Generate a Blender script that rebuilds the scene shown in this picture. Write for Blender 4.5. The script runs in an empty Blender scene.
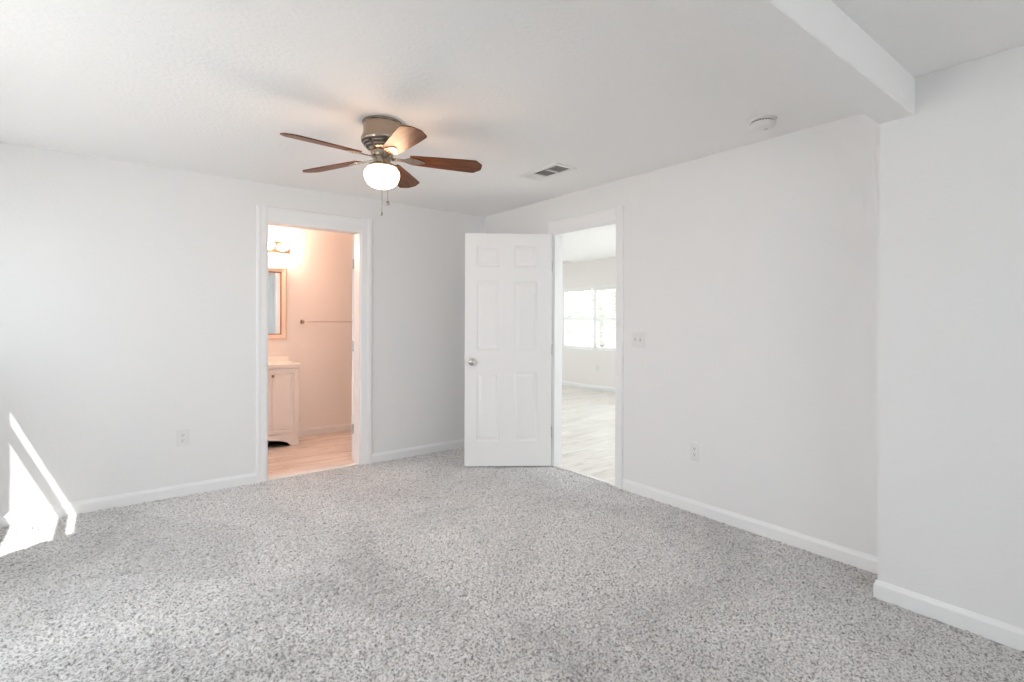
import bpy, bmesh, math, random
import numpy as np
from mathutils import Vector, Matrix

random.seed(7)
rng = np.random.default_rng(11)
SC = bpy.context.scene
COL = SC.collection

# ------------------------------------------------------------------ camera
CAM_H = 1.2746
yaw, pitch, roll = 0.6598, 0.002, 0.0035
F = Vector((math.sin(yaw)*math.cos(pitch), math.cos(yaw)*math.cos(pitch), -math.sin(pitch)))
R = Vector((math.cos(yaw), -math.sin(yaw), 0))
U = R.cross(F)
R2 = R*math.cos(roll) + U*math.sin(roll)
U2 = -R*math.sin(roll) + U*math.cos(roll)
cd = bpy.data.cameras.new('camera')
cam = bpy.data.objects.new('camera', cd)
COL.objects.link(cam)
cam.matrix_world = Matrix(((R2.x, U2.x, -F.x, 0), (R2.y, U2.y, -F.y, 0), (R2.z, U2.z, -F.z, CAM_H), (0, 0, 0, 1)))
cd.sensor_width = 36.0
cd.lens = 36.0*517.44/1024
cd.shift_y = -(341-321.96)/1024
cd.clip_start = 0.02
SC.camera = cam

# ------------------------------------------------------------------ world, sun, exposure
w = bpy.data.worlds.new('sky')
SC.world = w
w.use_nodes = True
bg = w.node_tree.nodes['Background']
bg.inputs[0].default_value = (0.89, 0.95, 1.0, 1)
bg.inputs[1].default_value = 4.2
sd = bpy.data.lights.new('sun', 'SUN')
sun = bpy.data.objects.new('sun', sd)
COL.objects.link(sun)
sun_dir = Vector((0.8516, 0.5241, -1.899))
sun.rotation_euler = sun_dir.to_track_quat('-Z', 'Y').to_euler()
sun.location = (-4, -2, 8)
sd.energy = 7.5
sd.color = (1.0, 0.97, 0.93)
sd.angle = 0.006
SC.view_settings.view_transform = 'Standard'
SC.view_settings.look = 'None'
SC.view_settings.gamma = 1.0
SC.view_settings.use_curve_mapping = False
SC.view_settings.exposure = 0.44
SC.cycles.use_denoising = True
SC.cycles.max_bounces = 14
SC.cycles.diffuse_bounces = 10
SC.cycles.transparent_max_bounces = 16
SC.cycles.sample_clamp_indirect = 12.0

# ------------------------------------------------------------------ dimensions (metres)
YA = 4.421     # wall with the bathroom door
XB = 3.076     # wall with the white panel door
XC = 2.806     # nearer, protruding part of the right wall
YS = 0.850     # where the right wall steps out
XD = -1.0      # window wall, left of the frame
YR = -1.8      # wall behind the camera
H = 2.356
T = 0.12
BX0, BX1, BY1 = 0.30, 2.95, 5.90          # bathroom
FX1, FY0, FY1, FH = 7.13, 1.6, 8.8, 2.42  # far room

# ------------------------------------------------------------------ materials
def mat(name, col, rough=0.5, metal=0.0, spec=0.5):
    m = bpy.data.materials.new(name)
    m.use_nodes = True
    b = m.node_tree.nodes['Principled BSDF']
    b.inputs['Base Color'].default_value = (*col, 1)
    b.inputs['Roughness'].default_value = rough
    b.inputs['Metallic'].default_value = metal
    b.inputs['Specular IOR Level'].default_value = spec
    return m

def node(m, t, **kw):
    n = m.node_tree.nodes.new(t)
    for k, v in kw.items():
        setattr(n, k, v)
    return n

def add_bump(m, scale, strength, dist=0.002, detail=3.0, stretch=(1, 1, 1), rough=0.5):
    nt = m.node_tree
    tc = node(m, 'ShaderNodeTexCoord')
    mp = node(m, 'ShaderNodeMapping')
    mp.inputs['Scale'].default_value = stretch
    nz = node(m, 'ShaderNodeTexNoise')
    nz.inputs['Scale'].default_value = scale
    nz.inputs['Detail'].default_value = detail
    nz.inputs['Roughness'].default_value = rough
    bp = node(m, 'ShaderNodeBump')
    bp.inputs['Strength'].default_value = strength
    bp.inputs['Distance'].default_value = dist
    nt.links.new(tc.outputs['Object'], mp.inputs[0])
    nt.links.new(mp.outputs[0], nz.inputs['Vector'])
    nt.links.new(nz.outputs['Fac'], bp.inputs['Height'])
    nt.links.new(bp.outputs[0], nt.nodes['Principled BSDF'].inputs['Normal'])
    return nz, bp, mp, tc

def ramp(m, fac, stops):
    r = node(m, 'ShaderNodeValToRGB')
    e = r.color_ramp.elements
    e[0].position, e[0].color = stops[0][0], (*stops[0][1], 1)
    e[1].position, e[1].color = stops[-1][0], (*stops[-1][1], 1)
    for p, c in stops[1:-1]:
        x = e.new(p)
        x.color = (*c, 1)
    m.node_tree.links.new(fac, r.inputs[0])
    return r.outputs[0]

M = {}
M['wall'] = mat('wall_paint', (0.83, 0.832, 0.832), 0.62, spec=0.3)
add_bump(M['wall'], 75, 0.30, 0.003, 4)
M['ceil'] = mat('ceiling_paint', (0.90, 0.90, 0.898), 0.8, spec=0.2)
add_bump(M['ceil'], 48, 0.55, 0.005, 4)
M['farwall'] = mat('warm_wall_paint', (0.87, 0.845, 0.825), 0.62, spec=0.3)
add_bump(M['farwall'], 75, 0.3, 0.003, 4)
M['bathwall'] = mat('bath_paint', (0.90, 0.885, 0.87), 0.55, spec=0.3)
add_bump(M['bathwall'], 75, 0.3, 0.003, 4)
M['trim'] = mat('trim_paint', (0.87, 0.875, 0.88), 0.32)
add_bump(M['trim'], 20, 0.04, 0.001)
M['door'] = mat('door_paint', (0.89, 0.89, 0.89), 0.35)
add_bump(M['door'], 90, 0.06, 0.001, 4, (1, 1, 0.1))
M['plate'] = mat('plate_plastic', (0.79, 0.79, 0.78), 0.3)
add_bump(M['plate'], 30, 0.02, 0.0005)
M['slot'] = mat('slot_dark', (0.05, 0.05, 0.05), 0.6)
add_bump(M['slot'], 30, 0.02, 0.0005)
M['toggle'] = mat('toggle_plastic', (0.62, 0.61, 0.59), 0.3)
add_bump(M['toggle'], 30, 0.02, 0.0005)
M['chrome'] = mat('satin_chrome', (0.62, 0.61, 0.60), 0.22, 1.0)
add_bump(M['chrome'], 40, 0.02, 0.0005)
M['nickel'] = mat('brushed_nickel', (0.40, 0.335, 0.27), 0.26, 1.0)
add_bump(M['nickel'], 30, 0.08, 0.0006, 3, (1, 1, 25))
M['copper'] = mat('polished_copper_plate', (0.80, 0.52, 0.38), 0.18, 1.0)
add_bump(M['copper'], 40, 0.02, 0.0005)
M['bright'] = mat('polished_chrome', (0.86, 0.84, 0.82), 0.12, 1.0)
add_bump(M['bright'], 40, 0.02, 0.0005)
M['vent_white'] = mat('vent_enamel', (0.82, 0.82, 0.81), 0.4)
add_bump(M['vent_white'], 30, 0.03, 0.0005)
M['vent_dark'] = mat('duct_dark', (0.10, 0.10, 0.095), 0.8)
add_bump(M['vent_dark'], 30, 0.1, 0.001)
M['vanity'] = mat('vanity_white', (0.84, 0.83, 0.82), 0.35)
add_bump(M['vanity'], 40, 0.03, 0.0005)
M['counter'] = mat('cultured_marble', (0.90, 0.88, 0.85), 0.15)
nz, *_ = add_bump(M['counter'], 6, 0.02, 0.0005)
M['shadow'] = mat('recess_shade', (0.06, 0.045, 0.04), 0.8)
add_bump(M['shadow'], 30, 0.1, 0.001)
M['mirror'] = mat('mirror_glass', (0.88, 0.90, 0.90), 0.02, 1.0)
M['frame'] = mat('mirror_frame_beige', (0.78, 0.66, 0.57), 0.35)
add_bump(M['frame'], 50, 0.1, 0.001, 3, (1, 1, 0.1))
M['frame_dark'] = mat('mirror_frame_bronze', (0.28, 0.16, 0.09), 0.4)
add_bump(M['frame_dark'], 50, 0.1, 0.001)
M['vinyl'] = mat('window_vinyl', (0.86, 0.86, 0.85), 0.35)
add_bump(M['vinyl'], 20, 0.03, 0.0005)
M['blind'] = mat('blind_slat', (0.80, 0.79, 0.77), 0.45)
add_bump(M['blind'], 20, 0.03, 0.0005)
M['bark'] = mat('bark', (0.16, 0.12, 0.09), 0.9)
add_bump(M['bark'], 20, 0.6, 0.02, 4, (1, 1, 0.3))
M['ground'] = mat('concrete_patio', (0.52, 0.515, 0.50), 0.9)
add_bump(M['ground'], 15, 0.5, 0.02)

def emit_mat(name, col, strength, base=(0.9, 0.9, 0.9)):
    m = mat(name, base, 0.25)
    b = m.node_tree.nodes['Principled BSDF']
    b.inputs['Emission Color'].default_value = (*col, 1)
    b.inputs['Emission Strength'].default_value = strength
    return m
M['globe'] = emit_mat('lit_opal_glass', (1.0, 0.64, 0.41), 19.0)
M['bulb'] = emit_mat('lit_globe_bulb', (1.0, 0.61, 0.44), 67.0)

def glass_mat():
    m = bpy.data.materials.new('window_pane')
    m.use_nodes = True
    nt = m.node_tree
    nt.nodes.clear()
    out = nt.nodes.new('ShaderNodeOutputMaterial')
    mix = nt.nodes.new('ShaderNodeMixShader')
    fr = nt.nodes.new('ShaderNodeFresnel')
    ge = nt.nodes.new('ShaderNodeNewGeometry')
    mi = nt.nodes.new('ShaderNodeMix')          # same Fresnel from both sides of the thin pane
    mi.inputs[2].default_value = 1.35
    mi.inputs[3].default_value = 1/1.35
    nt.links.new(ge.outputs['Backfacing'], mi.inputs[0])
    nt.links.new(mi.outputs[0], fr.inputs[0])
    tr = nt.nodes.new('ShaderNodeBsdfTransparent')
    tr.inputs[0].default_value = (0.96, 0.965, 0.965, 1)
    gl = nt.nodes.new('ShaderNodeBsdfGlossy')
    gl.inputs['Roughness'].default_value = 0.01
    nt.links.new(fr.outputs[0], mix.inputs[0])
    nt.links.new(tr.outputs[0], mix.inputs[1])
    nt.links.new(gl.outputs[0], mix.inputs[2])
    nt.links.new(mix.outputs[0], out.inputs[0])
    return m
M['glass'] = glass_mat()

CARPET_OFF = (29.2, 12.4, 8.0)  # shifts the pile mottling so its dark patches mimic light falloff at near right
def carpet_mat():
    m = mat('carpet_pile', (0.4, 0.4, 0.4), 0.95, spec=0.1)
    nt = m.node_tree
    b = nt.nodes['Principled BSDF']
    b.inputs['Sheen Weight'].default_value = 1.0
    b.inputs['Sheen Roughness'].default_value = 0.55
    tc = node(m, 'ShaderNodeTexCoord')
    n1 = node(m, 'ShaderNodeTexNoise')
    n1.inputs['Scale'].default_value = 95
    n1.inputs['Detail'].default_value = 3
    n1.inputs['Roughness'].default_value = 0.65
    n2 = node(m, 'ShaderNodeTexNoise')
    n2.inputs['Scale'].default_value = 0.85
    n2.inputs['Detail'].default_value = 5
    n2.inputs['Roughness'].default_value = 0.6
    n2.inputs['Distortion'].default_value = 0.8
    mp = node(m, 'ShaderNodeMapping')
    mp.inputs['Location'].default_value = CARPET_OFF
    nt.links.new(tc.outputs['Object'], mp.inputs[0])
    nt.links.new(tc.outputs['Object'], n1.inputs['Vector'])
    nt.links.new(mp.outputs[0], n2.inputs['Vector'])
    c1 = ramp(m, n1.outputs['Fac'], [(0.32, (0.075, 0.073, 0.071)), (0.43, (0.38, 0.373, 0.369)), (0.53, (0.82, 0.808, 0.802)), (0.66, (0.93, 0.92, 0.915))])
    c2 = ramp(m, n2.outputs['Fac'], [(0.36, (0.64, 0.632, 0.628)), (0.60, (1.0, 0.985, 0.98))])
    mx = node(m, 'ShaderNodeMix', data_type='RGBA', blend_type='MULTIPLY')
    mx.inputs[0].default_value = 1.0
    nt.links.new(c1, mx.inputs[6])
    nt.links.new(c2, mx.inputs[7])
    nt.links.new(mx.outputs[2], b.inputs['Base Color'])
    bp = node(m, 'ShaderNodeBump')
    bp.inputs['Strength'].default_value = 0.8
    bp.inputs['Distance'].default_value = 0.006
    nt.links.new(n1.outputs['Fac'], bp.inputs['Height'])
    nt.links.new(bp.outputs[0], b.inputs['Normal'])
    return m
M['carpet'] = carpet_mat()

def plank_mat(name, light, mid, dark, rough, seam):
    """planks running along x"""
    m = mat(name, mid, rough)
    nt = m.node_tree
    b = nt.nodes['Principled BSDF']
    tc = node(m, 'ShaderNodeTexCoord')
    mp = node(m, 'ShaderNodeMapping')
    mp.inputs['Scale'].default_value = (1.3, 9.0, 1)
    nt.links.new(tc.outputs['Object'], mp.inputs[0])
    n1 = node(m, 'ShaderNodeTexNoise')
    n1.inputs['Scale'].default_value = 1.7
    n1.inputs['Detail'].default_value = 6
    n1.inputs['Roughness'].default_value = 0.62
    n1.inputs['Distortion'].default_value = 1.2
    nt.links.new(mp.outputs[0], n1.inputs['Vector'])
    c1 = ramp(m, n1.outputs['Fac'], [(0.28, dark), (0.48, mid), (0.68, light)])
    br = node(m, 'ShaderNodeTexBrick')
    br.inputs['Scale'].default_value = 1.0
    br.inputs['Mortar Size'].default_value = 0.0022
    br.inputs['Brick Width'].default_value = 1.2
    br.inputs['Row Height'].default_value = 0.15
    br.inputs['Color1'].default_value = (1, 1, 1, 1)
    br.inputs['Color2'].default_value = (0.9, 0.89, 0.88, 1)
    br.inputs['Mortar'].default_value = (*seam, 1)
    nt.links.new(tc.outputs['Object'], br.inputs['Vector'])
    mx = node(m, 'ShaderNodeMix', data_type='RGBA', blend_type='MULTIPLY')
    mx.inputs[0].default_value = 1.0
    nt.links.new(c1, mx.inputs[6])
    nt.links.new(br.outputs['Color'], mx.inputs[7])
    nt.links.new(mx.outputs[2], b.inputs['Base Color'])
    return m
M['bathfloor'] = plank_mat('bath_plank_tile', (0.90, 0.84, 0.80), (0.78, 0.70, 0.65), (0.50, 0.41, 0.36), 0.4, (0.6, 0.55, 0.5))
M['farfloor'] = plank_mat('pale_plank_floor', (0.88, 0.86, 0.82), (0.80, 0.77, 0.72), (0.60, 0.57, 0.52), 0.45, (0.75, 0.72, 0.68))

def blade_mat():
    m = mat('cherry_blade', (0.25, 0.1, 0.04), 0.4, spec=0.25)
    nt = m.node_tree
    b = nt.nodes['Principled BSDF']
    tc = node(m, 'ShaderNodeTexCoord')
    mp = node(m, 'ShaderNodeMapping')
    mp.inputs['Scale'].default_value = (2.0, 22.0, 4)
    nt.links.new(tc.outputs['Object'], mp.inputs[0])
    n1 = node(m, 'ShaderNodeTexNoise')
    n1.inputs['Scale'].default_value = 2.5
    n1.inputs['Detail'].default_value = 5
    n1.inputs['Distortion'].default_value = 0.7
    nt.links.new(mp.outputs[0], n1.inputs['Vector'])
    c = ramp(m, n1.outputs['Fac'], [(0.3, (0.070, 0.020, 0.006)), (0.5, (0.125, 0.038, 0.011)), (0.7, (0.20, 0.070, 0.022))])
    nt.links.new(c, b.inputs['Base Color'])
    return m
M['blade'] = blade_mat()

def leaf_mat(name, a, c):
    m = mat(name, a, 0.6)
    oi = node(m, 'ShaderNodeTexCoord')
    nz = node(m, 'ShaderNodeTexNoise')
    nz.inputs['Scale'].default_value = 3
    m.node_tree.links.new(oi.outputs['Object'], nz.inputs['Vector'])
    o = ramp(m, nz.outputs['Fac'], [(0.3, a), (0.7, c)])
    m.node_tree.links.new(o, m.node_tree.nodes['Principled BSDF'].inputs['Base Color'])
    return m
M['leaf'] = leaf_mat('leaf_green', (0.34, 0.40, 0.22), (0.52, 0.56, 0.38))

# ------------------------------------------------------------------ mesh helpers
def link(name, bm, m, parent=None, loc=None, smooth=False, recalc=True):
    if recalc:
        bmesh.ops.recalc_face_normals(bm, faces=bm.faces[:])
    me = bpy.data.meshes.new(name)
    bm.to_mesh(me)
    bm.free()
    if isinstance(m, (list, tuple)):
        for x in m:
            me.materials.append(x)
    else:
        me.materials.append(m)
    if smooth:
        for p in me.polygons:
            p.use_smooth = True
        try:
            me.set_sharp_from_angle(angle=math.radians(38))
        except Exception:
            pass
    o = bpy.data.objects.new(name, me)
    COL.objects.link(o)
    if parent is not None:
        o.parent = parent
    if loc is not None:
        o.location = loc
    return o

def tag(o, label, cat=None, group=None, kind=None):
    o['label'] = label
    if cat:
        o['category'] = cat
    if group:
        o['group'] = group
    if kind:
        o['kind'] = kind
    return o

def thing(name, loc, label, cat, group=None, kind=None, rot=0.0):
    o = bpy.data.objects.new(name, None)
    o.empty_display_size = 0.1
    COL.objects.link(o)
    o.location = loc
    o.rotation_euler = (0, 0, rot)
    return tag(o, label, cat, group, kind)

def new():
    return bmesh.new()

def box(bm, x0, x1, y0, y1, z0, z1, bev=0.0, seg=2, mi=0, mtx=None):
    r = bmesh.ops.create_cube(bm, size=1.0)
    vs = r['verts']
    bmesh.ops.scale(bm, vec=(x1-x0, y1-y0, z1-z0), verts=vs)
    bmesh.ops.translate(bm, vec=((x0+x1)/2, (y0+y1)/2, (z0+z1)/2), verts=vs)
    fs = list({f for v in vs for f in v.link_faces})
    for f in fs:
        f.material_index = mi
    if bev > 0:
        es = list({e for v in vs for e in v.link_edges})
        rr = bmesh.ops.bevel(bm, geom=es, offset=bev, segments=seg, affect='EDGES', profile=0.6)
        vs = list({v for f in rr['faces'] for v in f.verts} | {v for v in vs if v.is_valid})
        for f in rr['faces']:
            f.material_index = mi
    if mtx is not None:
        bmesh.ops.transform(bm, matrix=mtx, verts=[v for v in vs if v.is_valid])
    return vs

def lathe(bm, prof, seg=48, mtx=None, mi=0):
    """prof: list of (r, z) from one end to the other"""
    rings = []
    for r, z in prof:
        if r < 1e-6:
            rings.append([bm.verts.new((0, 0, z))])
        else:
            rings.append([bm.verts.new((r*math.cos(2*math.pi*i/seg), r*math.sin(2*math.pi*i/seg), z)) for i in range(seg)])
    for a, b in zip(rings, rings[1:]):
        if len(a) == 1 and len(b) == 1:
            continue
        for i in range(seg):
            j = (i+1) % seg
            if len(a) == 1:
                f = bm.faces.new((a[0], b[i], b[j]))
            elif len(b) == 1:
                f = bm.faces.new((a[i], a[j], b[0]))
            else:
                f = bm.faces.new((a[i], a[j], b[j], b[i]))
            f.material_index = mi
    vs = [v for g in rings for v in g]
    if mtx is not None:
        bmesh.ops.transform(bm, matrix=mtx, verts=vs)
    return vs

def tube(bm, pts, r, seg=10, cap=True):
    pts = [Vector(p) for p in pts]
    rings = []
    for i, p in enumerate(pts):
        d = (pts[min(i+1, len(pts)-1)] - pts[max(i-1, 0)]).normalized()
        a = Vector((0, 0, 1)) if abs(d.z) < 0.9 else Vector((1, 0, 0))
        u = d.cross(a).normalized()
        v = d.cross(u)
        rr = r[i] if isinstance(r, (list, tuple)) else r
        rings.append([bm.verts.new(p + u*rr*math.cos(2*math.pi*k/seg) + v*rr*math.sin(2*math.pi*k/seg)) for k in range(seg)])
    for a, b in zip(rings, rings[1:]):
        for k in range(seg):
            bm.faces.new((a[k], a[(k+1) % seg], b[(k+1) % seg], b[k]))
    if cap:
        bm.faces.new(rings[0])
        bm.faces.new(rings[-1])

def prism(bm, poly, axis_vec, mtx=None, mi=0):
    """extrude a planar polygon (3-D points) along axis_vec"""
    a = [bm.verts.new(p) for p in poly]
    b = [bm.verts.new(Vector(p) + Vector(axis_vec)) for p in poly]
    n = len(a)
    fs = [bm.faces.new(a), bm.faces.new(b[::-1])]
    for i in range(n):
        fs.append(bm.faces.new((a[i], b[i], b[(i+1) % n], a[(i+1) % n])))
    for f in fs:
        f.material_index = mi
    if mtx is not None:
        bmesh.ops.transform(bm, matrix=mtx, verts=a+b)
    return a+b

def wall_mesh(axis, p0, p1, u0, u1, z0, z1, holes=()):
    """solid wall between planes p0 and p1 (axis 'x' or 'y'), with rectangular holes (u0,u1,z0,z1)"""
    us = sorted({u0, u1, *[h[0] for h in holes], *[h[1] for h in holes]})
    zs = sorted({z0, z1, *[h[2] for h in holes], *[h[3] for h in holes]})
    nu, nz_ = len(us)-1, len(zs)-1
    def solid(i, j):
        if i < 0 or j < 0 or i >= nu or j >= nz_:
            return False
        cu, cz = (us[i]+us[i+1])/2, (zs[j]+zs[j+1])/2
        return not any(h[0] < cu < h[1] and h[2] < cz < h[3] for h in holes)
    bm = new()
    cache = {}
    def V(p, u, z):
        k = (p, u, z)
        if k not in cache:
            cache[k] = bm.verts.new((p, u, z) if axis == 'x' else (u, p, z))
        return cache[k]
    for i in range(nu):
        for j in range(nz_):
            if not solid(i, j):
                continue
            a, b, c, d = us[i], us[i+1], zs[j], zs[j+1]
            for p in (p0, p1):
                bm.faces.new((V(p, a, c), V(p, b, c), V(p, b, d), V(p, a, d)))
            if not solid(i-1, j):
                bm.faces.new((V(p0, a, c), V(p1, a, c), V(p1, a, d), V(p0, a, d)))
            if not solid(i+1, j):
                bm.faces.new((V(p0, b, c), V(p1, b, c), V(p1, b, d), V(p0, b, d)))
            if not solid(i, j-1):
                bm.faces.new((V(p0, a, c), V(p1, a, c), V(p1, b, c), V(p0, b, c)))
            if not solid(i, j+1):
                bm.faces.new((V(p0, a, d), V(p1, a, d), V(p1, b, d), V(p0, b, d)))
    return bm

def struct(name, bm, m, label, cat, smooth=False, loc=None):
    o = link(name, bm, m, smooth=smooth, loc=loc)
    return tag(o, label, cat, kind='structure')

# ------------------------------------------------------------------ room shell
# door openings
BD = (0.969, 1.745)      # bathroom door opening along x in wall_back
HD = (2.645, 3.372)      # hall door opening along y in wall_right
DH = 2.045       # hall doorway
BH_DOOR = 2.062  # bathroom doorway
TB = 0.09       # thickness of the wall with the panel door
W1 = (3.43, 4.16, 1.10, 2.12)          # small window in wall_left that throws the sun patch
W2 = (1.45, 3.05, 0.35, 2.12)          # wide window in wall_left, out of frame, kept from direct sun by an added blocker
W5 = (0.10, 1.95, 1.20, 2.15)          # window added in wall_front to send fill light from behind the camera
W3 = (6.120, 7.580, 0.745, 1.925)      # twin window seen through the hall door
W4 = (2.40, 4.70, 0.40, 2.10)          # second window of the far room, out of frame

def carpet():
    step = 0.0105
    xs = np.arange(XD, XB+step, step)
    ys = np.arange(YR, YA+0.02+step, step)
    xs[-1] = XB
    ys[-1] = YA+0.02
    nx, ny = len(xs), len(ys)
    X, Y = np.meshgrid(xs, ys, indexing='ij')
    j = step*0.42
    Xj = X + rng.uniform(-j, j, X.shape)
    Yj = Y + rng.uniform(-j, j, Y.shape)
    Xj[0], Xj[-1] = xs[0], xs[-1]
    Yj[:, 0], Yj[:, -1] = ys[0], ys[-1]
    Z = rng.uniform(-0.0072, 0.0072, X.shape)
    g = rng.normal(0, 1, (nx//6+3, ny//6+3))
    gx, gy = np.arange(nx)/6.0, np.arange(ny)/6.0
    ix, iy = gx.astype(int), gy.astype(int)
    fx, fy = (gx-ix)[:, None], (gy-iy)[None, :]
    Z += 0.0012*(g[ix][:, iy]*(1-fx)*(1-fy)+g[ix+1][:, iy]*fx*(1-fy)+g[ix][:, iy+1]*(1-fx)*fy+g[ix+1][:, iy+1]*fx*fy)
    co = np.stack([Xj, Yj, Z], -1).reshape(-1, 3).astype(np.float32)
    idx = np.arange(nx*ny).reshape(nx, ny)
    q = np.stack([idx[:-1, :-1], idx[1:, :-1], idx[1:, 1:], idx[:-1, 1:]], -1).reshape(-1, 4)
    me = bpy.data.meshes.new('floor')
    me.vertices.add(len(co))
    me.vertices.foreach_set('co', co.ravel())
    me.loops.add(q.size)
    me.loops.foreach_set('vertex_index', q.ravel().astype(np.int32))
    me.polygons.add(len(q))
    me.polygons.foreach_set('loop_start', (np.arange(len(q))*4).astype(np.int32))
    me.polygons.foreach_set('use_smooth', np.ones(len(q), dtype=bool))
    me.update()
    me.validate()
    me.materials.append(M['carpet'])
    o = bpy.data.objects.new('floor', me)
    COL.objects.link(o)
    return tag(o, 'grey speckled cut pile carpet covering the bedroom floor', 'floor', kind='structure')
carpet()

bm = wall_mesh('y', YA, YA+T, XD-T, XB+T, 0.0, H, [(BD[0], BD[1], 0.0, BH_DOOR)])
struct('wall_back', bm, M['wall'], 'white wall with the bathroom doorway in it', 'wall')
bm = wall_mesh('x', XB, XB+TB, YS, FY1, 0.0, FH+0.05, [(HD[0], HD[1], 0.0, DH)])
struct('wall_right', bm, M['wall'], 'white wall behind the open white panel door, with the light switch', 'wall')
bm = new()
box(bm, XC, XB+T, YR-T, YS, 0.0, H)
struct('wall_right_near', bm, M['wall'], 'plain white wall section stepping forward at right edge of the room', 'wall')
bm = wall_mesh('x', XD-T, XD, YR-T, YA, 0.0, H, [W1, W2])
struct('wall_left', bm, M['wall'], 'white window wall at left of the room, outside the photo', 'wall')
bm = wall_mesh('y', YR-T, YR, XD, XC, 0.0, H, [W5])
struct('wall_front', bm, M['wall'], 'white wall with an added fill window behind the photographer', 'wall')

# ceiling of the bedroom (one slab) and the dropped beam
bm = new()
box(bm, XD-T, XB+T, YR-T, YA+T, H, H+0.1)
struct('ceiling', bm, M['ceil'], 'white textured bedroom ceiling carrying the fan', 'ceiling')
bm = new()
box(bm, XD, XB, 0.718, 0.856, 2.190, H, bev=0.004, seg=1)
struct('trim_1', bm, M['ceil'], 'white boxed beam dropped below the ceiling at upper right', 'beam')

# bathroom shell
bm = new()
box(bm, BX0-T, BX1+T, YA+0.02, BY1+T, -0.05, 0.0)
struct('floor_bathroom', bm, M['bathfloor'], 'pinkish wood look plank floor inside the bathroom', 'floor')
bm = new()
box(bm, BX0-T, BX1+T, BY1, BY1+T, 0.0, H)
struct('wall_bathroom_back', bm, M['bathwall'], 'bathroom wall carrying the mirror and towel bar', 'wall')
bm = new()
box(bm, BX0-T, BX0, YA+T, BY1, 0.0, H)
struct('wall_bathroom_left', bm, M['bathwall'], 'left side wall of the bathroom, hidden behind the bedroom wall', 'wall')
bm = new()
box(bm, BX1, BX1+T, YA+T, BY1, 0.0, H)
struct('wall_bathroom_right', bm, M['bathwall'], 'right side wall of the bathroom, hidden behind the bedroom wall', 'wall')
bm = new()
box(bm, BX0-T, BX1+T, YA+T, BY1+T, H, H+0.1)
struct('ceiling_bathroom', bm, M['bathwall'], 'white ceiling of the bathroom above the vanity light', 'ceiling')

# far room shell
bm = new()
box(bm, XB+0.03, FX1+T, FY0-T, FY1+T, -0.05, 0.0)
struct('floor_hall', bm, M['farfloor'], 'pale streaky plank floor of the room beyond the open door', 'floor')
bm = wall_mesh('x', FX1, FX1+T, FY0-T, FY1+T, 0.0, FH, [W3, W4])
struct('wall_hall_far', bm, M['farwall'], 'white wall with the twin window beyond the open door', 'wall')
bm = wall_mesh('y', FY1, FY1+T, XB, FX1, 0.0, FH, [(4.7, 6.0, 0.8, 2.0)])
struct('wall_hall_left', bm, M['farwall'], 'far end wall of the far room, out of sight', 'wall')
W6 = (4.4, 6.0, 0.5, 2.1)  # opening added to light the hall door jamb
W7 = (4.7, 6.0, 0.8, 2.0)  # opening added to brighten the far room
bm = wall_mesh('y', FY0-T, FY0, XB+T, FX1, 0.0, FH, [W6])
struct('wall_hall_near', bm, M['wall'], 'near end wall of the far room with an added fill window, out of sight', 'wall')
bm = new()
box(bm, XB+T, FX1+T, FY0-T, FY1+T, FH, FH+0.1)
struct('ceiling_hall', bm, M['ceil'], 'white ceiling of the room beyond the open door', 'ceiling')

# outdoors
bm = new()
box(bm, -40, 50, -40, 50, -0.6, -0.5)
struct('ground', bm, M['ground'], 'pale concrete ground outside the house windows', 'ground')

# added sun blocker over the wide left window, out of frame
t = thing('sun_blocker', (XD-T, 1.80, 2.28), 'added white sun blocker over the wide left window, outside the photo', 'sun_blocker')
bm = new()
prism(bm, [(0, -1.30, 0.10), (-0.42, -1.30, 0.0), (-0.42, -1.30, -0.08), (-0.425, -1.30, -0.08), (-0.425, -1.30, 0.008), (0, -1.30, 0.108)], (0, 2.60, 0))
link('blocker_sheet', bm, M['blind'], t)
for y in (-1.28, 1.28):
    bm = new()
    tube(bm, [(0, y, -0.10), (-0.415, y, -0.02)], 0.012, 8)
    link('support_arm', bm, M['vinyl'], t)

# ------------------------------------------------------------------ baseboards
BH, BT = 0.083, 0.013
def base_profile():
    return [(0, 0), (BT, 0), (BT, BH-0.022), (BT*0.80, BH-0.014), (BT*0.45, BH-0.006), (BT*0.30, BH), (0, BH)]
def baseboard(name, a, b, n, label):
    """runs from a to b (x,y) along a wall whose room-side normal is n"""
    bm = new()
    a, b, n = Vector((*a, 0)), Vector((*b, 0)), Vector((*n, 0))
    poly = [a + n*d + Vector((0, 0, z)) for d, z in base_profile()]
    prism(bm, poly, b-a)
    return struct(name, bm, M['trim'], label, 'baseboard')
baseboard('baseboard_back_left', (XD, YA), (0.901, YA), (0, -1), 'white baseboard from the sun patch to the bathroom door')
baseboard('baseboard_back_right', (1.840, YA), (XB, YA), (0, -1), 'white baseboard between the bathroom door and the open panel door')
baseboard('baseboard_right', (XB, YS), (XB, 2.578), (-1, 0), 'long white baseboard under the switch and outlet on the right')
baseboard('baseboard_right_far', (XB, 3.44), (XB, YA-BT), (-1, 0), 'short white baseboard behind the open panel door')
bm = new()
box(bm, XC-BT, XC, YR, YS+BT, 0, BH-0.02)
prism(bm, [(XC-BT, YR, BH-0.02), (XC, YR, BH-0.02), (XC, YR, BH), (XC-BT*0.3, YR, BH), (XC-BT*0.5, YR, BH-0.006), (XC-BT*0.85, YR, BH-0.014)], (0, YS+BT*0.6-YR, 0))
box(bm, XC, XB-BT, YS, YS+BT, 0, BH-0.02)
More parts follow.
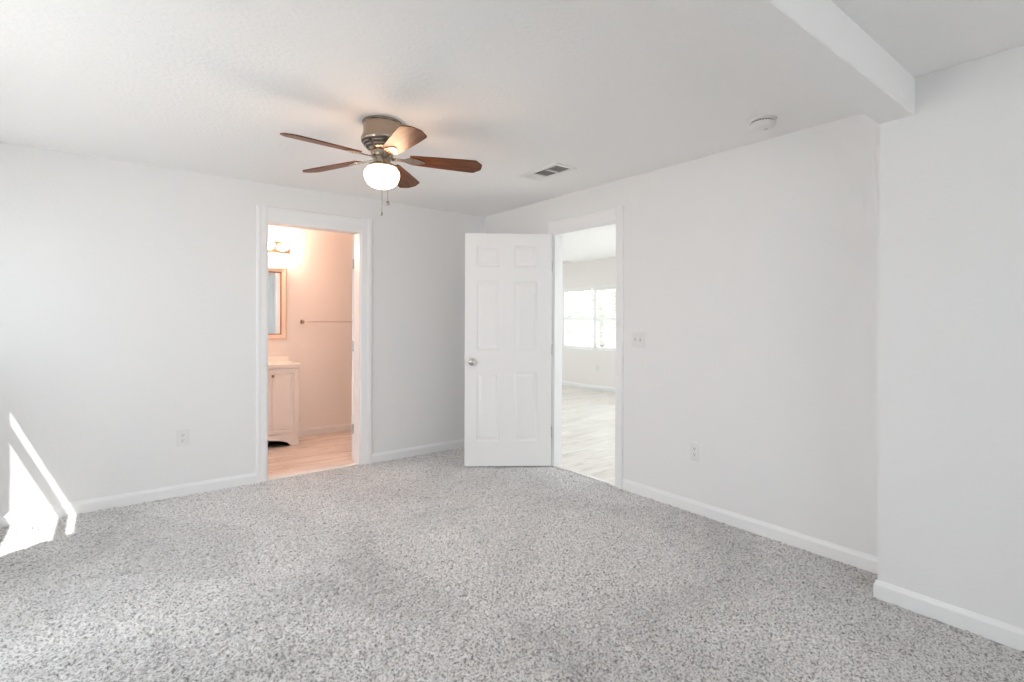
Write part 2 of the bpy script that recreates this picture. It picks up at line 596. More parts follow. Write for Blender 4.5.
prism(bm, [(XC-BT*0.3, YS, BH-0.02), (XC-BT*0.3, YS+BT, BH-0.02), (XC-BT*0.3, YS+BT*0.85, BH-0.014), (XC-BT*0.3, YS+BT*0.3, BH), (XC-BT*0.3, YS, BH)], (XB-BT-XC, 0, 0))
struct('baseboard_right_near', bm, M['trim'], 'white baseboard of the protruding wall at lower right, returning round its corner', 'baseboard')
baseboard('baseboard_left', (XD, YR), (XD, YA-BT), (1, 0), 'white baseboard below the windows, outside the photo')
baseboard('baseboard_bathroom', (BX0, BY1), (BX1, BY1), (0, -1), 'white baseboard under the towel bar in the bathroom')
baseboard('baseboard_hall', (FX1, FY0), (FX1, FY1), (-1, 0), 'white baseboard under the twin window of the far room')

# ------------------------------------------------------------------ door frames (jamb lining, stop and casing)
def casing_profile(wd):
    # (across, depth) : flat colonial-like casing, inner edge thinner
    return [(0, 0), (0, 0.009), (0.008, 0.012), (wd*0.55, 0.0145), (wd*0.72, 0.018), (wd-0.006, 0.018), (wd, 0.012), (wd, 0)]

def door_frame(name, axis, face, back, n, o0, o1, wl, wr, top, DH):
    """opening o0..o1 along u; casing on plane `face`, outward normal sign n along axis; lining to plane back"""
    bm = new()
    def P(u, d, z):
        return (u, face + n*d, z) if axis == 'y' else (face + n*d, u, z)
    J = 0.016
    lo, hi = min(face, back)-0.001, max(face, back)+0.001
    def bx(u0, u1, a, b, z0, z1):
        if axis == 'y':
            box(bm, u0, u1, a, b, z0, z1)
        else:
            box(bm, a, b, u0, u1, z0, z1)
    bx(o0, o0+J, lo, hi, 0, DH)
    bx(o1-J, o1, lo, hi, 0, DH)
    bx(o0+J, o1-J, lo, hi, DH-J, DH)
    # casing legs and head
    for s, u, wd in ((-1, o0+0.006, wl), (1, o1-0.006, wr)):
        prism(bm, [P(u+s*a, d, 0.0) for a, d in casing_profile(wd)], (0, 0, top))
    prism(bm, [P(o0+0.006, d, DH-0.006+a) for a, d in casing_profile(top-DH+0.006)], ((o1-o0-0.012), 0, 0) if axis == 'y' else (0, (o1-o0-0.012), 0))
    return bm
bm = door_frame('trim_2', 'y', YA, YA+T, -1, BD[0], BD[1], 0.076, 0.102, 2.172, BH_DOOR)
struct('trim_2', bm, M['trim'], 'white casing and jambs around the bathroom doorway', 'door frame')
bm = door_frame('trim_3', 'x', XB, XB+TB, -1, HD[0], HD[1], 0.070, 0.070, 2.150, DH)
struct('trim_3', bm, M['trim'], 'white casing and jambs around the doorway of the open panel door', 'door frame')
bm = new()
box(bm, BD[0]+0.016, BD[1]-0.016, YA+0.003, YA+0.095, 0.0, 0.010, bev=0.004)
struct('trim_4', bm, M['counter'], 'pale threshold strip under the bathroom doorway', 'threshold')
bm = new()
box(bm, XB+0.004, XB+0.045, HD[0]+0.016, HD[1]-0.016, 0.0, 0.009, bev=0.004)
struct('trim_5', bm, M['counter'], 'pale threshold strip where the carpet meets the plank floor', 'threshold')

# ------------------------------------------------------------------ six panel doors
def panel_door_mesh(W, Hh, th=0.035):
    """leaf spans x 0..W (hinge at x=0), y -th/2..th/2, z 0..Hh; six raised panels on both sides"""
    s = W/0.755
    cols = [(0.125*s, 0.325*s), (0.449*s, 0.653*s)]
    rows = [(0.215, 0.816), (1.008, 1.603), (1.727, 1.911)]
    us = sorted({0, W, *[c for p in cols for c in p]})
    zs = sorted({0, Hh, *[c for p in rows for c in p]})
    bm = new()
    for side in (-1, 1):
        y = side*th/2
        grid = [[bm.verts.new((u, y, z)) for z in zs] for u in us]
        for i in range(len(us)-1):
            for j in range(len(zs)-1):
                cu, cz = (us[i]+us[i+1])/2, (zs[j]+zs[j+1])/2
                f = bm.faces.new((grid[i][j], grid[i+1][j], grid[i+1][j+1], grid[i][j+1]))
                if any(a < cu < b for a, b in cols) and any(a < cz < b for a, b in rows):
                    a, b, c, d = us[i], us[i+1], zs[j], zs[j+1]
                    bm.faces.remove(f)
                    loops = [[grid[i][j], grid[i+1][j], grid[i+1][j+1], grid[i][j+1]]]
                    for ins, dep in ((0.010, 0.0065), (0.020, 0.0075), (0.040, 0.0015), (0.046, 0.0010)):
                        loops.append([bm.verts.new((x, y-side*dep, z)) for x, z in ((a+ins, c+ins), (b-ins, c+ins), (b-ins, d-ins), (a+ins, d-ins))])
                    for l0, l1 in zip(loops, loops[1:]):
                        for k in range(4):
                            bm.faces.new((l0[k], l0[(k+1) % 4], l1[(k+1) % 4], l1[k]))
                    bm.faces.new(loops[-1])
        if side == -1:
            g0 = grid
    n, m = len(us), len(zs)
    for j in range(m-1):
        for i in (0, n-1):
            bm.faces.new((g0[i][j], g0[i][j+1], grid[i][j+1], grid[i][j]))
    for i in range(n-1):
        for j in (0, m-1):
            bm.faces.new((g0[i][j], g0[i+1][j], grid[i+1][j], grid[i][j]))
    return bm

def knob_mesh(side, th=0.035):
    bm = new()
    prof = [(0.0, 0.0), (0.032, 0.0), (0.033, 0.004), (0.029, 0.008), (0.012, 0.011), (0.011, 0.022), (0.014, 0.027), (0.024, 0.034),
            (0.0275, 0.043), (0.0265, 0.052), (0.020, 0.059), (0.010, 0.062), (0.0, 0.0625)]
    m = Matrix.Translation((0, side*th/2, 0)) @ Matrix.Rotation(-side*math.pi/2, 4, 'X')
    lathe(bm, prof, 32, m)
    return bm

def make_door(name, pin, ang, W, knob_z, label, hz, th=0.035, sgn=1):
    """pin: hinge line; leaf points along +x local; sgn: which local y side the leaf body lies on"""
    bm = panel_door_mesh(W, 2.015, th)
    bmesh.ops.translate(bm, vec=(0.004, sgn*th/2, 0), verts=bm.verts[:])
    o = struct(name, bm, M['door'], label, 'door', loc=(pin[0], pin[1], 0.016))
    o.rotation_euler = (0, 0, ang)
    for s in (-1, 1):
        k = link('door_knob', knob_mesh(s, th), M['chrome'], o, (W-0.058, sgn*th/2, knob_z), smooth=True)
        k['label'] = 'round satin chrome door knob'
    b = new()
    box(b, -0.0005, 0.003, -0.012, 0.012, -0.028, 0.028, bev=0.001, seg=1)
    box(b, 0.003, 0.010, -0.006, 0.006, -0.009, 0.009, bev=0.003, seg=2)
    link('latch', b, M['chrome'], o, (W+0.004, sgn*th/2, knob_z))
    for z in hz:
        b = new()
        # leaf plate on the door edge plus knuckle
        box(b, 0.000, 0.0045, sgn*0.001 if sgn > 0 else -0.031, 0.031 if sgn > 0 else -0.001, -0.044, 0.044)
        for q in range(5):
            z0 = -0.044+q*0.0178
            lathe(b, [(0, z0), (0.0055, z0), (0.0055, z0+0.0165), (0, z0+0.0165)], 14, Matrix.Translation((-0.001, -sgn*0.005, 0)))
        lathe(b, [(0, 0.045), (0.0045, 0.045), (0.004, 0.050), (0, 0.051)], 14, Matrix.Translation((-0.001, -sgn*0.005, 0)))
        h = link('hinge', b, M['chrome'], o, (0, 0, z))
        h['label'] = 'satin chrome door hinge'
    return o

# hall door: hinge at the far jamb, swung wide open into the bedroom
a1 = math.atan2(3.816-3.372, 2.441-3.058)
make_door('door_1', (3.055, 3.372), a1, 0.752, 0.905, 'open white six panel door standing ajar in front of the far corner', (0.285, 1.005, 1.742), sgn=1)
# bathroom door: swung into the bathroom past square, only its hinge edge shows
a2 = math.radians(180-118)
make_door('door_2', (1.747, YA+T+0.006), a2, 0.730, 0.905, 'white bathroom door swung inward, only its hinged edge visible', (0.280, 1.025, 1.765), sgn=1)

# ------------------------------------------------------------------ windows
def window(name, axis, face_out, hole, clear, depth0, depth1, rails, stiles, label, sill=False, inner_n=1, face_in=0):
    """vinyl frame filling `hole` down to the `clear` opening, frame body between planes depth0..depth1; rails: (z0,z1), stiles: (u0,u1)"""
    u0, u1, z0, z1 = hole
    cu0, cu1, cz0, cz1 = clear
    def bx(bm, a, b, c, d, p0=depth0, p1=depth1):
        if axis == 'x':
            box(bm, p0, p1, a, b, c, d)
        else:
            box(bm, a, b, p0, p1, c, d)
    root = thing(name, (0, 0, 0), label, 'window', kind='structure')
    bm = new()
    bx(bm, u0, cu0, z0, z1)
    bx(bm, cu1, u1, z0, z1)
    bx(bm, cu0, cu1, z0, cz0)
    bx(bm, cu0, cu1, cz1, z1)
    link('window_frame', bm, M['vinyl'], root)
    dm = (depth0+depth1)/2
    if rails or stiles:
        bm = new()
        for a, b in rails:
            bx(bm, cu0, cu1, a, b, dm-0.010, dm+0.010)
        for a, b in stiles:
            bx(bm, a, b, cz0, cz1, dm-0.012, dm+0.012)
        link('sash_rail', bm, M['vinyl'], root)
    bm = new()
    bx(bm, cu0-0.004, cu1+0.004, cz0-0.004, cz1+0.004, dm-0.002, dm+0.002)
    link('pane', bm, M['glass'], root)
    if sill:
        bm = new()
        a, b = sorted((face_in - inner_n*(T-0.05), face_in + inner_n*0.02))
        if axis == 'x':
            box(bm, a, b, u0-0.0, u1+0.0, z0, z0+0.014, bev=0.003)
        else:
            box(bm, u0, u1, a, b, z0, z0+0.014, bev=0.003)
        link('window_sill', bm, M['trim'], root)
    return root
window('window_1', 'x', XD-T, W1, (3.5025, 4.095, 1.189, 1.976), XD-0.06, XD-0.02, [(1.754, 1.826)], [], 'small window near the far corner that throws the sun patch, outside the photo')
window('window_2', 'x', XD-T, W2, (1.50, 3.00, 0.40, 2.07), XD-0.06, XD-0.02, [], [(2.22, 2.28)], 'wide window in the left wall, outside the photo')
window('window_3', 'x', FX1+T, W3, (6.165, 7.535, 0.790, 1.885), FX1+0.04, FX1+0.09, [(1.295, 1.350)], [(6.672, 6.768)], 'white twin window seen through the open doorway in the far room')
window('window_4', 'x', FX1+T, W4, (2.45, 4.65, 0.45, 2.05), FX1+0.04, FX1+0.09, [], [(3.52, 3.58)], 'wide window of the far room, out of sight')
window('fill_window_5', 'y', FY0-T, W6, (4.45, 5.95, 0.55, 2.05), FY0-0.09, FY0-0.04, [], [(5.07, 5.13)], 'added fill window at the near end of the far room, out of sight')

window('fill_window_6', 'y', YR-T, W5, (0.15, 1.90, 1.25, 2.10), YR-0.06, YR-0.02, [(1.53, 1.57)], [], 'added fill window behind the photographer')

window('fill_window_7', 'y', FY1+T, W7, (4.75, 5.95, 0.85, 1.95), FY1+0.04, FY1+0.09, [], [(5.32, 5.38)], 'added fill window at the far end of the far room, out of sight')

# daylight portals: guide the sky light through the openings (they emit nothing themselves)
def portal(name, loc, size, direction):
    l = bpy.data.lights.new(name, 'AREA')
    l.shape = 'RECTANGLE'
    l.size, l.size_y = size
    l.cycles.is_portal = True
    o = bpy.data.objects.new(name, l)
    COL.objects.link(o)
    o.location = loc
    o.rotation_euler = Vector(direction).to_track_quat('-Z', 'Z').to_euler()
for nm, wn, pl, ax, d in (('sky_portal', W1, XD-T-0.01, 'x', (1, 0, 0)), ('sky_portal', W2, XD-T-0.01, 'x', (1, 0, 0)),
                          ('sky_portal', W3, FX1+T+0.01, 'x', (-1, 0, 0)), ('sky_portal', W4, FX1+T+0.01, 'x', (-1, 0, 0)),
                          ('sky_portal', W5, YR-T-0.01, 'y', (0, 1, 0)), ('sky_portal', W6, FY0-T-0.01, 'y', (0, 1, 0)), ('sky_portal', W7, FY1+T+0.01, 'y', (0, -1, 0))):
    cu, cz = (wn[0]+wn[1])/2, (wn[2]+wn[3])/2
    portal(nm, (pl, cu, cz) if ax == 'x' else (cu, pl, cz), (wn[1]-wn[0], wn[3]-wn[2]), d)

# blinds in the far window
def blind(y0, y1, label):
    t = thing('window_blind', (FX1+0.012, (y0+y1)/2, 1.885), label, 'blind', 'blinds in the far window')
    hw = (y1-y0)/2
    bm = new()
    box(bm, -0.018, 0.018, -hw, hw, -0.035, 0.0, bev=0.003)
    link('headrail', bm, M['blind'], t)
    bm = new()
    z = -0.055
    tilt = Matrix.Rotation(math.radians(38), 4, 'Y')
    while z > -1.06:
        mt = Matrix.Translation((0, 0, z)) @ tilt
        prism(bm, [(-0.0125, -hw+0.004, 0), (0, -hw+0.004, 0.0022), (0.0125, -hw+0.004, 0), (0.0125, -hw+0.004, 0.0007), (0, -hw+0.004, 0.003), (-0.0125, -hw+0.004, 0.0007)], (0, 2*hw-0.008, 0), mt)
        z -= 0.0235
    link('slats', bm, M['blind'], t)
    bm = new()
    box(bm, -0.012, 0.012, -hw+0.004, hw-0.004, -1.088, -1.070, bev=0.003)
    link('bottom_rail', bm, M['blind'], t)
    for y in (-hw+0.12, hw-0.12):
        for x in (-0.0135, 0.0135):
            bm = new()
            tube(bm, [(x, y, -0.03), (x, y, -1.075)], 0.0009, 6)
            link('ladder_cord', bm, M['blind'], t)
blind(6.772, 7.530, 'left half mini blind of open white slats in the far twin window')
blind(6.170, 6.668, 'right half mini blind of open white slats in the far twin window')

# ------------------------------------------------------------------ outlets and switch
def duplex_outlet(name, loc, rot, label):
    """local: wall plane y=0, facing -y"""
    t = thing(name, loc, label, 'outlet', None, None, rot)
    bm = new()
    box(bm, -0.0375, 0.0375, -0.0078, 0.0005, -0.060, 0.060, bev=0.004, seg=3)
    link('cover_plate', bm, M['plate'], t, smooth=True)
    for z in (-0.0195, 0.0195):
        b = new()
        pts = []
        for k in range(28):
            a = 2*math.pi*k/28
            pts.append((0.0168*math.cos(a), -0.0062, max(-0.0135, min(0.0135, 0.0168*math.sin(a)))))
        prism(b, pts, (0, -0.0022, 0))
        s = link('socket', b, M['plate'], t, (0, 0, z))
        b = new()
        box(b, -0.0075, -0.0050, -0.0088, -0.0075, -0.001, 0.0085)
        box(b, 0.0050, 0.0075, -0.0088, -0.0075, 0.0005, 0.0080)
        lathe(b, [(0, 0), (0.0028, 0), (0.0028, 0.0012), (0, 0.0012)], 14, Matrix.Translation((0, -0.0076, -0.0065)) @ Matrix.Rotation(math.pi/2, 4, 'X'))
        x = link('slots', b, M['slot'], s)
        x['label'] = 'dark plug slots'
    b = new()
    lathe(b, [(0, 0), (0.0032, 0), (0.0026, 0.0012), (0, 0.0014)], 14, Matrix.Translation((0, -0.0062, 0)) @ Matrix.Rotation(math.pi/2, 4, 'X'))
    link('screw', b, M['toggle'], t, smooth=True)
    return t
duplex_outlet('power_outlet', (0.415, YA, 0.420), 0, 'white duplex outlet low on the wall left of the bathroom door')
duplex_outlet('power_outlet', (XB, 1.971, 0.409), -math.pi/2, 'white duplex outlet low on the right wall below the switch')
duplex_outlet('power_outlet', (FX1, 6.60, 0.408), -math.pi/2, 'tiny white outlet under the far room window')

t = thing('light_switch', (XB, 2.442, 1.140), 'white double toggle light switch beside the open panel door', 'switch', rot=-math.pi/2)
bm = new()
box(bm, -0.0585, 0.0585, -0.0065, 0.0005, -0.0575, 0.0575, bev=0.004, seg=3)
link('cover_plate', bm, M['plate'], t, smooth=True)
for x, up in ((-0.023, -1), (0.023, 1)):
    b = new()
    box(b, -0.0055, 0.0055, -0.0072, -0.006, -0.0125, 0.0125)
    f = link('toggle_slot', b, M['toggle'], t, (x, 0, 0))
    b = new()
    box(b, -0.0042, 0.0042, -0.018, 0.002, -0.0055, 0.0055, bev=0.0015, mtx=Matrix.Translation((0, -0.006, 0)) @ Matrix.Rotation(up*0.45, 4, 'X'))
    g = link('toggle', b, M['toggle'], t, (x, 0, 0))
    for z in (-0.030, 0.030):
        b = new()
        lathe(b, [(0, 0), (0.0030, 0), (0.0024, 0.0012), (0, 0.0014)], 14, Matrix.Translation((0, -0.0062, z)) @ Matrix.Rotation(math.pi/2, 4, 'X'))
        link('screw', b, M['toggle'], t, (x, 0, 0), smooth=True)

# ------------------------------------------------------------------ smoke detector
t = thing('smoke_detector', (2.757, 1.372, H), 'round white smoke detector on the ceiling near the beam', 'smoke detector')
bm = new()
lathe(bm, [(0, 0), (0.072, 0), (0.072, -0.010), (0.068, -0.013), (0, -0.013)], 48)
link('mounting_base', bm, M['plate'], t, smooth=True)
bm = new()
lathe(bm, [(0, -0.020), (0.063, -0.020), (0.066, -0.024), (0.065, -0.032), (0.058, -0.041), (0.040, -0.046), (0.012, -0.048), (0, -0.048)], 48)
lathe(bm, [(0, -0.012), (0.054, -0.012), (0.054, -0.021), (0, -0.021)], 36)
cover = link('cover', bm, M['plate'], t, smooth=True)
bm = new()
for k in range(24):
    a = 2*math.pi*k/24
    box(bm, 0.053, 0.057, -0.0042, 0.0042, -0.0205, -0.0125, mtx=Matrix.Rotation(a, 4, 'Z'))
link('smoke_inlet_ring', bm, M['slot'], cover)
bm = new()
lathe(bm, [(0, -0.050), (0.008, -0.050), (0.010, -0.047), (0.010, -0.044), (0, -0.044)], 20, Matrix.Translation((0.018, -0.01, 0)))
link('test_button', bm, M['toggle'], cover, smooth=True)

# ------------------------------------------------------------------ ceiling vent
t = thing('ceiling_vent', (2.498, 2.815, H), 'white rectangular air vent with dark louvres in the ceiling near the open door', 'vent')
def vent_parts(t, hx, hy, rows, hxo, hyo):
    bm = new()
    # flanged frame: four bevelled strips
    for (x0, x1, y0, y1) in ((-hxo, -hx, -hyo, hyo), (hx, hxo, -hyo, hyo), (-hx, hx, -hyo, -hy), (-hx, hx, hy, hyo)):
        box(bm, x0, x1, y0, y1, -0.008, 0.0, bev=0.002, seg=1)
    link('vent_frame', bm, M['vent_white'], t)
    bm = new()
    box(bm, -hx, hx, -hy, hy, -0.0015, -0.0005)
    x = link('duct_opening', bm, M['vent_dark'], t)
    x['label'] = 'dark duct behind the louvres'
vent_parts(t, 0.066, 0.176, 3, 0.102, 0.208)
for y in (-0.055, 0.082):
    bm = new()
    box(bm, -0.066, 0.066, y-0.006, y+0.006, -0.009, -0.001)
    link('divider_bar', bm, M['vent_white'], t)
for (y0, y1, ang, axis) in ((-0.174, -0.062, 42, 'x'), (-0.048, 0.075, 34, 'x'), (0.089, 0.174, -50, 'y')):
    bm = new()
    if axis == 'x':
        n = 9
        for k in range(n):
            x = -0.058 + k*0.116/(n-1)
            box(bm, -0.006, 0.006, y0, y1, -0.0006, 0.0006, mtx=Matrix.Translation((x, 0, -0.0055)) @ Matrix.Rotation(math.radians(-ang+8), 4, 'Y'))
    else:
        n = 7
        for k in range(n):
            y = y0+0.006 + k*(y1-y0-0.012)/(n-1)
            box(bm, -0.065, 0.065, -0.0065, 0.0065, -0.0006, 0.0006, mtx=Matrix.Translation((0, y, -0.0055)) @ Matrix.Rotation(math.radians(ang+22), 4, 'X'))
    link('louvres', bm, M['vent_white'], t)

t = thing('ceiling_vent', (6.93, 7.36, FH), 'small white air vent in the far room ceiling above the window', 'vent')
vent_parts(t, 0.045, 0.17, 1, 0.07, 0.20)
bm = new()
for k in range(6):
    box(bm, -0.006, 0.006, -0.168, 0.168, -0.0006, 0.0006, mtx=Matrix.Translation((-0.036+k*0.0145, 0, -0.0055)) @ Matrix.Rotation(0.8, 4, 'Y'))
link('louvres', bm, M['vent_white'], t)

# ------------------------------------------------------------------ ceiling fan
FANX, FANY = 1.172, 2.676
fan = thing('ceiling_fan', (FANX, FANY, H), 'flush mount ceiling fan with five cherry wood blades and a lit white globe', 'ceiling fan')
bm = new()
lathe(bm, [(0, 0), (0.104, 0), (0.106, -0.004), (0.105, -0.010), (0.100, -0.014), (0.099, -0.050), (0.101, -0.066), (0.108, -0.080), (0.112, -0.094),
           (0.110, -0.106), (0.103, -0.118), (0.094, -0.130), (0.083, -0.142), (0.072, -0.152), (0.062, -0.158), (0, -0.158)], 64)
hous = link('motor_housing', bm, M['nickel'], fan, smooth=True)
bm = new()
for zc_, rr in ((-0.115, 0.1052), (-0.129, 0.0950), (-0.143, 0.0822)):
    for k in range(5):
        a0 = 2*math.pi*(k+0.04)/5
        a1_ = 2*math.pi*(k+0.96)/5
        n = 10
        ring = []
        for i in range(n+1):
            a = a0+(a1_-a0)*i/n
            c, s = math.cos(a), math.sin(a)
            ring.append([bm.verts.new(((rr+dr)*c, (rr+dr)*s, zc_+dz)) for dr, dz in ((0.0042, 0.0044), (-0.0028, -0.0044), (-0.012, 0.0), (-0.004, 0.006))])
        for p, q in zip(ring, ring[1:]):
            for m_ in range(4):
                bm.faces.new((p[m_], p[(m_+1) % 4], q[(m_+1) % 4], q[m_]))
        bm.faces.new(ring[0])
        bm.faces.new(ring[-1])
x = link('cooling_slots', bm, M['slot'], hous)
x['label'] = 'dark slots round the motor housing'
bm = new()
lathe(bm, [(0, -0.156), (0.058, -0.156), (0.060, -0.160), (0.060, -0.184), (0.056, -0.190), (0.047, -0.193), (0.046, -0.222), (0.056, -0.228), (0.070, -0.232),
           (0.078, -0.240), (0.079, -0.248), (0.074, -0.250), (0, -0.250)], 56)
link('switch_housing', bm, M['nickel'], fan, smooth=True)
bm = new()
lathe(bm, [(0.0, -0.249), (0.070, -0.2495), (0.080, -0.256), (0.090, -0.265), (0.0945, -0.278), (0.0935, -0.294), (0.088, -0.313), (0.078, -0.332),
           (0.061, -0.346), (0.038, -0.355), (0.014, -0.3595), (0, -0.360)], 56)
link('glass_globe', bm, M['globe'], fan, smooth=True)

BLADE_Z = -0.190
def blade_mesh():
    bm = new()
    # outline along +x : root at 0.165, tip at 0.535 with clipped corners
    top = [(0.150, 0.042), (0.165, 0.0475), (0.30, 0.0570), (0.43, 0.0645), (0.500, 0.0670), (0.512, 0.0655), (0.546, 0.030), (0.550, 0.020)]
    pts = [(x, y, -0.003) for x, y in top] + [(x, -y, -0.003) for x, y in reversed(top)]
    prism(bm, pts, (0, 0, 0.006))
    return bm
def iron_mesh():
    bm = new()
    # arm from the hub, widening to a plate under the blade root
    top = [(0.050, 0.016), (0.085, 0.012), (0.118, 0.013), (0.140, 0.026), (0.158, 0.036), (0.182, 0.033), (0.206, 0.022), (0.226, 0.012), (0.232, 0.004)]
    pts = [(x, y, -0.0080) for x, y in top] + [(x, -y, -0.0080) for x, y in reversed(top)]
    prism(bm, pts, (0, 0, 0.0045))
    for x, y in ((0.165, 0.020), (0.165, -0.020), (0.212, 0.0)):
        lathe(bm, [(0, -0.0118), (0.0045, -0.0108), (0.006, -0.0080), (0, -0.0079)], 12, Matrix.Translation((x, y, 0)))
    return bm
BA0 = -25.5
for k in range(5):
    a = math.radians(BA0+72*k)
    rot = Matrix.Rotation(a, 4, 'Z') @ Matrix.Translation((0, 0, BLADE_Z)) @ Matrix.Rotation(math.radians(1.9), 4, 'Y') @ Matrix.Rotation(math.radians(-12), 4, 'X')
    b = link('blade', blade_mesh(), M['blade'], fan)
    b.matrix_local = rot
    i = link('blade_iron', iron_mesh(), M['nickel'], b, smooth=True)
# pull chains hanging on the camera side
def chain(px, py, z0, z1, fob):
    bm = new()
    z = z0
    while z > z1:
        bmesh.ops.create_icosphere(bm, subdivisions=1, radius=0.0016, matrix=Matrix.Translation((px, py, z)))
        z -= 0.0042
    tube(bm, [(px, py, z0), (px, py, z1)], 0.0006, 6)
    c = link('pull_chain', bm, M['nickel'], fan)
    bm = new()
    if fob == 'round':
        lathe(bm, [(0, 0.013), (0.006, 0.011), (0.0105, 0.003), (0.011, -0.002), (0.008, -0.009), (0, -0.012)], 20, Matrix.Translation((px, py, z1-0.010)))
    else:
        lathe(bm, [(0, 0.010), (0.003, 0.009), (0.0060, -0.002), (0.0062, -0.006), (0.004, -0.010), (0, -0.011)], 16, Matrix.Translation((px, py, z1-0.010)))
    link('chain_fob', bm, M['nickel'], c, smooth=True)
toc = Vector((-FANX, -FANY, 0)).normalized()
side = Vector((-toc.y, toc.x, 0))
p1 = toc*0.106 + side*0.000
p2 = toc*0.104 + side*0.030
chain(p1.x, p1.y, -0.235, -0.508, 'drop')
chain(p2.x, p2.y, -0.235, -0.452, 'round')

# ------------------------------------------------------------------ bathroom: vanity, mirror, light, towel bar
VX0, VX1, VY0, VH = 0.905, 1.525, 5.500, 0.795
van = thing('bathroom_vanity', ((VX0+VX1)/2, BY1, 0), 'narrow white bathroom vanity cabinet with raised panel doors below the mirror', 'vanity')
hw, dp = (VX1-VX0)/2, BY1-VY0
bm = new()
box(bm, -hw, -hw+0.016, -dp+0.0345, -0.001, 0.0, VH)
box(bm, hw-0.016, hw, -dp+0.0345, -0.001, 0.0, VH)
box(bm, -hw+0.016, hw-0.016, -dp+0.0345, -0.001, 0.130, 0.143)
box(bm, -hw+0.016, hw-0.016, -0.008, -0.001, 0.143, VH)
box(bm, -hw, hw, -dp+0.018, -dp+0.0342, VH-0.06, VH)
# front skirt with an arched cut-out
pts = [(-hw, -dp+0.018, 0.0), (-0.224, -dp+0.018, 0.0)]
for k in range(1, 20):
    a = math.pi*(1-k/20)
    pts.append((0.224*math.cos(a), -dp+0.018, 0.072*math.sin(a)**0.8))
pts += [(0.224, -dp+0.018, 0.0), (hw, -dp+0.018, 0.0), (hw, -dp+0.018, 0.128), (-hw, -dp+0.018, 0.128)]
a_ = [bm.verts.new(p) for p in pts]
b_ = [bm.verts.new((p[0], p[1]+0.016, p[2])) for p in pts]
for i in range(len(pts)):
    j = (i+1) % len(pts)
    bm.faces.new((a_[i], a_[j], b_[j], b_[i]))
for vs in (a_, b_):
    f = bm.faces.new(vs)
    bmesh.ops.triangulate(bm, faces=[f])
link('cabinet_body', bm, M['vanity'], van)
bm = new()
box(bm, -hw+0.017, hw-0.017, -dp+0.12, -dp+0.13, 0.0, 0.124)  # dark sheet stands in for the shade behind the skirt
x = link('toe_shade', bm, M['shadow'], van)
x['label'] = 'dark sheet painted as the shade behind the arched skirt'

def cab_door(x0, x1, knob_x):
    bm = new()
    z0, z1 = 0.134, VH-0.012
    yb, yf = -dp+0.0175, -dp
    o = [(x0, z0), (x1, z0), (x1, z1), (x0, z1)]
    def ring(ins, y):
        return [bm.verts.new((x0+ins, y, z0+ins)), bm.verts.new((x1-ins, y, z0+ins)), bm.verts.new((x1-ins, y, z1-ins)), bm.verts.new((x0+ins, y, z1-ins))]
    loops = [ring(0, yb), ring(0, yf+0.003), ring(0.003, yf), ring(0.042, yf), ring(0.050, yf+0.0075), ring(0.058, yf+0.0080), ring(0.078, yf+0.0025), ring(0.080, yf+0.0020)]
    for l0, l1 in zip(loops, loops[1:]):
        for k in range(4):
            bm.faces.new((l0[k], l0[(k+1) % 4], l1[(k+1) % 4], l1[k]))
    bm.faces.new(loops[-1])
    bm.faces.new(loops[0])
    d = link('cabinet_door', bm, M['vanity'], van)
    b = new()
    lathe(b, [(0, 0), (0.007, 0), (0.006, 0.006), (0.005, 0.012), (0.011, 0.018), (0.014, 0.023), (0.012, 0.028), (0, 0.030)], 24,
          Matrix.Translation((knob_x, yf, 0.720)) @ Matrix.Rotation(math.pi/2, 4, 'X'))
    k = link('knob', b, M['frame_dark'], d, smooth=True)
    k['label'] = 'small dark round knob'
cab_door(-hw+0.008, -0.003, -0.052)
cab_door(0.003, hw-0.008, 0.052)
bm = new()
box(bm, -hw-0.006, hw+0.006, -dp-0.012, -0.001, VH+0.001, VH+0.040, bev=0.006, seg=3)
box(bm, -hw+0.01, hw-0.006, -0.020, -0.001, VH+0.036, VH+0.100, bev=0.004)
link('countertop', bm, M['counter'], van)

mx_ = thing('wall_mirror', (1.245, BY1, 1.454), 'beige framed mirror above the bathroom vanity', 'mirror')
MW, MH, FWD = 0.252, 0.388, 0.058
bm = new()
def mring(ins, y):
    return [bm.verts.new((-MW+ins, y, -MH+ins)), bm.verts.new((MW-ins, y, -MH+ins)), bm.verts.new((MW-ins, y, MH-ins)), bm.verts.new((-MW+ins, y, MH-ins))]
loops = [mring(0, 0), mring(0, -0.022), mring(0.006, -0.028), mring(0.020, -0.030), mring(0.030, -0.024), mring(0.047, -0.022), mring(0.054, -0.017), mring(0.054, 0.0)]
for l0, l1 in zip(loops, loops[1:]):
    for k in range(4):
        bm.faces.new((l0[k], l0[(k+1) % 4], l1[(k+1) % 4], l1[k]))
link('mirror_frame', bm, M['frame'], mx_)
bm = new()
loops = [mring(0.053, -0.019), mring(0.066, -0.013), mring(0.066, -0.006), mring(0.053, -0.006)]
for l0, l1 in zip(loops, loops[1:]+loops[:1]):
    for k in range(4):
        bm.faces.new((l0[k], l0[(k+1) % 4], l1[(k+1) % 4], l1[k]))
x = link('inner_lip', bm, M['frame_dark'], mx_)
x['label'] = 'darker brown inner lip of the frame'
bm = new()
box(bm, -MW+0.064, MW-0.064, -0.012, -0.008, -MH+0.064, MH-0.064)
link('mirror_glass', bm, M['mirror'], mx_)

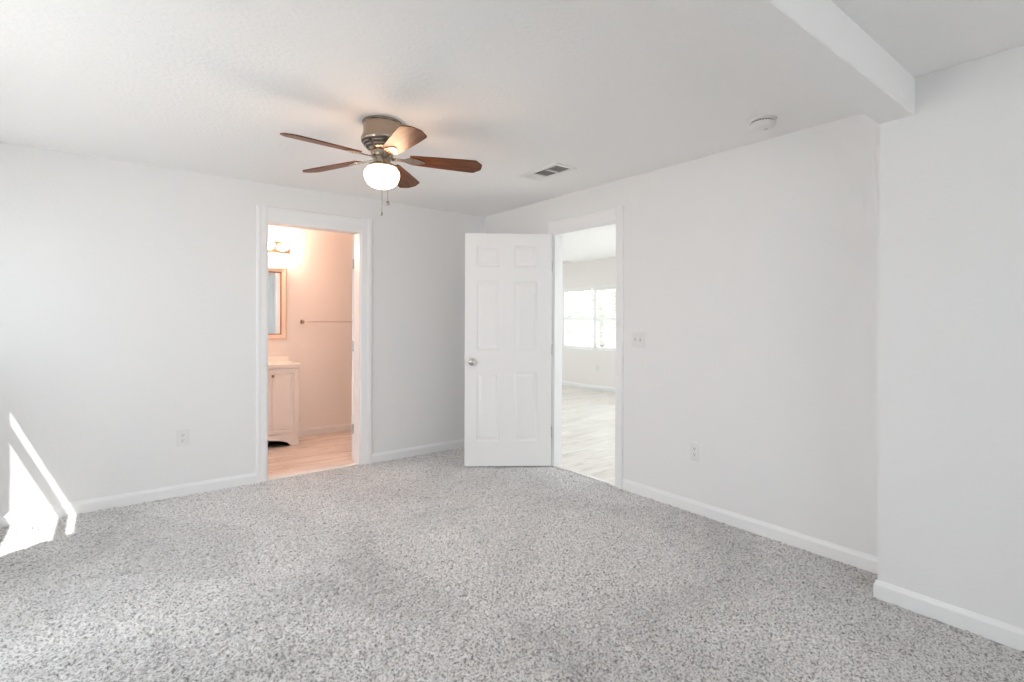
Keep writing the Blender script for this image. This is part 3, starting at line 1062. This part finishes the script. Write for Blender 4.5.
vl = thing('vanity_light', (1.245, BY1, 2.055), 'bar of lit round globe bulbs above the bathroom mirror', 'light')
bm = new()
box(bm, -0.275, 0.275, -0.030, 0.0, -0.055, 0.055, bev=0.008, seg=3)
link('back_plate', bm, M['copper'], vl, smooth=True)
for x in (-0.216, -0.072, 0.072, 0.216):
    b = new()
    lathe(b, [(0, 0), (0.026, 0), (0.026, 0.006), (0.020, 0.010), (0.019, 0.026), (0, 0.026)], 24, Matrix.Translation((x, -0.029, 0)) @ Matrix.Rotation(math.pi/2, 4, 'X'))
    s = link('lamp_socket', b, M['chrome'], vl, smooth=True)
    b = new()
    bmesh.ops.create_uvsphere(b, u_segments=24, v_segments=16, radius=0.040, matrix=Matrix.Translation((x, -0.092, 0)))
    link('globe_bulb', b, M['bulb'], s, smooth=True)

tb = thing('towel_bar', (1.96, BY1, 1.258), 'slim metal towel bar on the bathroom wall right of the mirror', 'towel bar')
bm = new()
tube(bm, [(-0.300, -0.055, 0), (0.300, -0.055, 0)], 0.0075, 16)
link('bar', bm, M['bright'], tb, smooth=True)
for x in (-0.300, 0.300):
    b = new()
    box(b, -0.019, 0.019, -0.010, 0.0, -0.022, 0.022, bev=0.004)
    box(b, -0.011, 0.011, -0.068, -0.008, -0.012, 0.012, bev=0.005)
    link('post', b, M['nickel'], tb, (x, 0, 0))

# ------------------------------------------------------------------ trees outside the far window
def tree(loc, h, cr, n, label):
    t = thing('tree', loc, label, 'tree', 'trees outside the far window')
    bm = new()
    tube(bm, [(0, 0, 0), (0.05, 0.03, h*0.3), (-0.03, 0.02, h*0.55), (0.02, -0.02, h*0.85)], [0.11, 0.085, 0.06, 0.02], 10)
    for k in range(7):
        a = k*2.4
        z = h*(0.35+0.07*k)
        tube(bm, [(0, 0, z), (cr*0.4*math.cos(a), cr*0.4*math.sin(a), z+0.25), (cr*0.75*math.cos(a), cr*0.75*math.sin(a), z+0.35)], [0.04, 0.025, 0.008], 7)
    link('trunk', bm, M['bark'], t)
    rr = random.Random(n)
    bm = new()
    for k in range(n):
        while True:
            p = Vector((rr.uniform(-1, 1), rr.uniform(-1, 1), rr.uniform(-1, 1)))
            if 0.25 < p.length < 1:
                break
        lump = 0.8+0.25*math.sin(5*p.x+3*p.z)*math.cos(4*p.y)
        c = Vector((p.x*cr*lump, p.y*cr*lump, h*0.62+p.z*h*0.42*lump))
        rot = Matrix.Rotation(rr.uniform(0, 6.28), 4, 'Z') @ Matrix.Rotation(rr.uniform(-1.2, 1.2), 4, 'X')
        s = rr.uniform(0.05, 0.09)
        vs = [bm.verts.new(c + (rot @ Vector(q))*s) for q in ((-1, 0, 0), (-0.3, 0.42, 0.1), (0.5, 0.36, 0.1), (1.1, 0, -0.1), (0.5, -0.36, 0.1), (-0.3, -0.42, 0.1))]
        bm.faces.new(vs)
    f = link('foliage', bm, M['leaf'], t, recalc=False)
    f['kind'] = 'stuff'
tree((11.2, 11.9, -0.5), 3.6, 1.3, 2600, 'leafy green tree outside the left half of the far window')
tree((13.6, 12.4, -0.5), 4.0, 1.2, 2400, 'leafy green tree outside the right half of the far window')
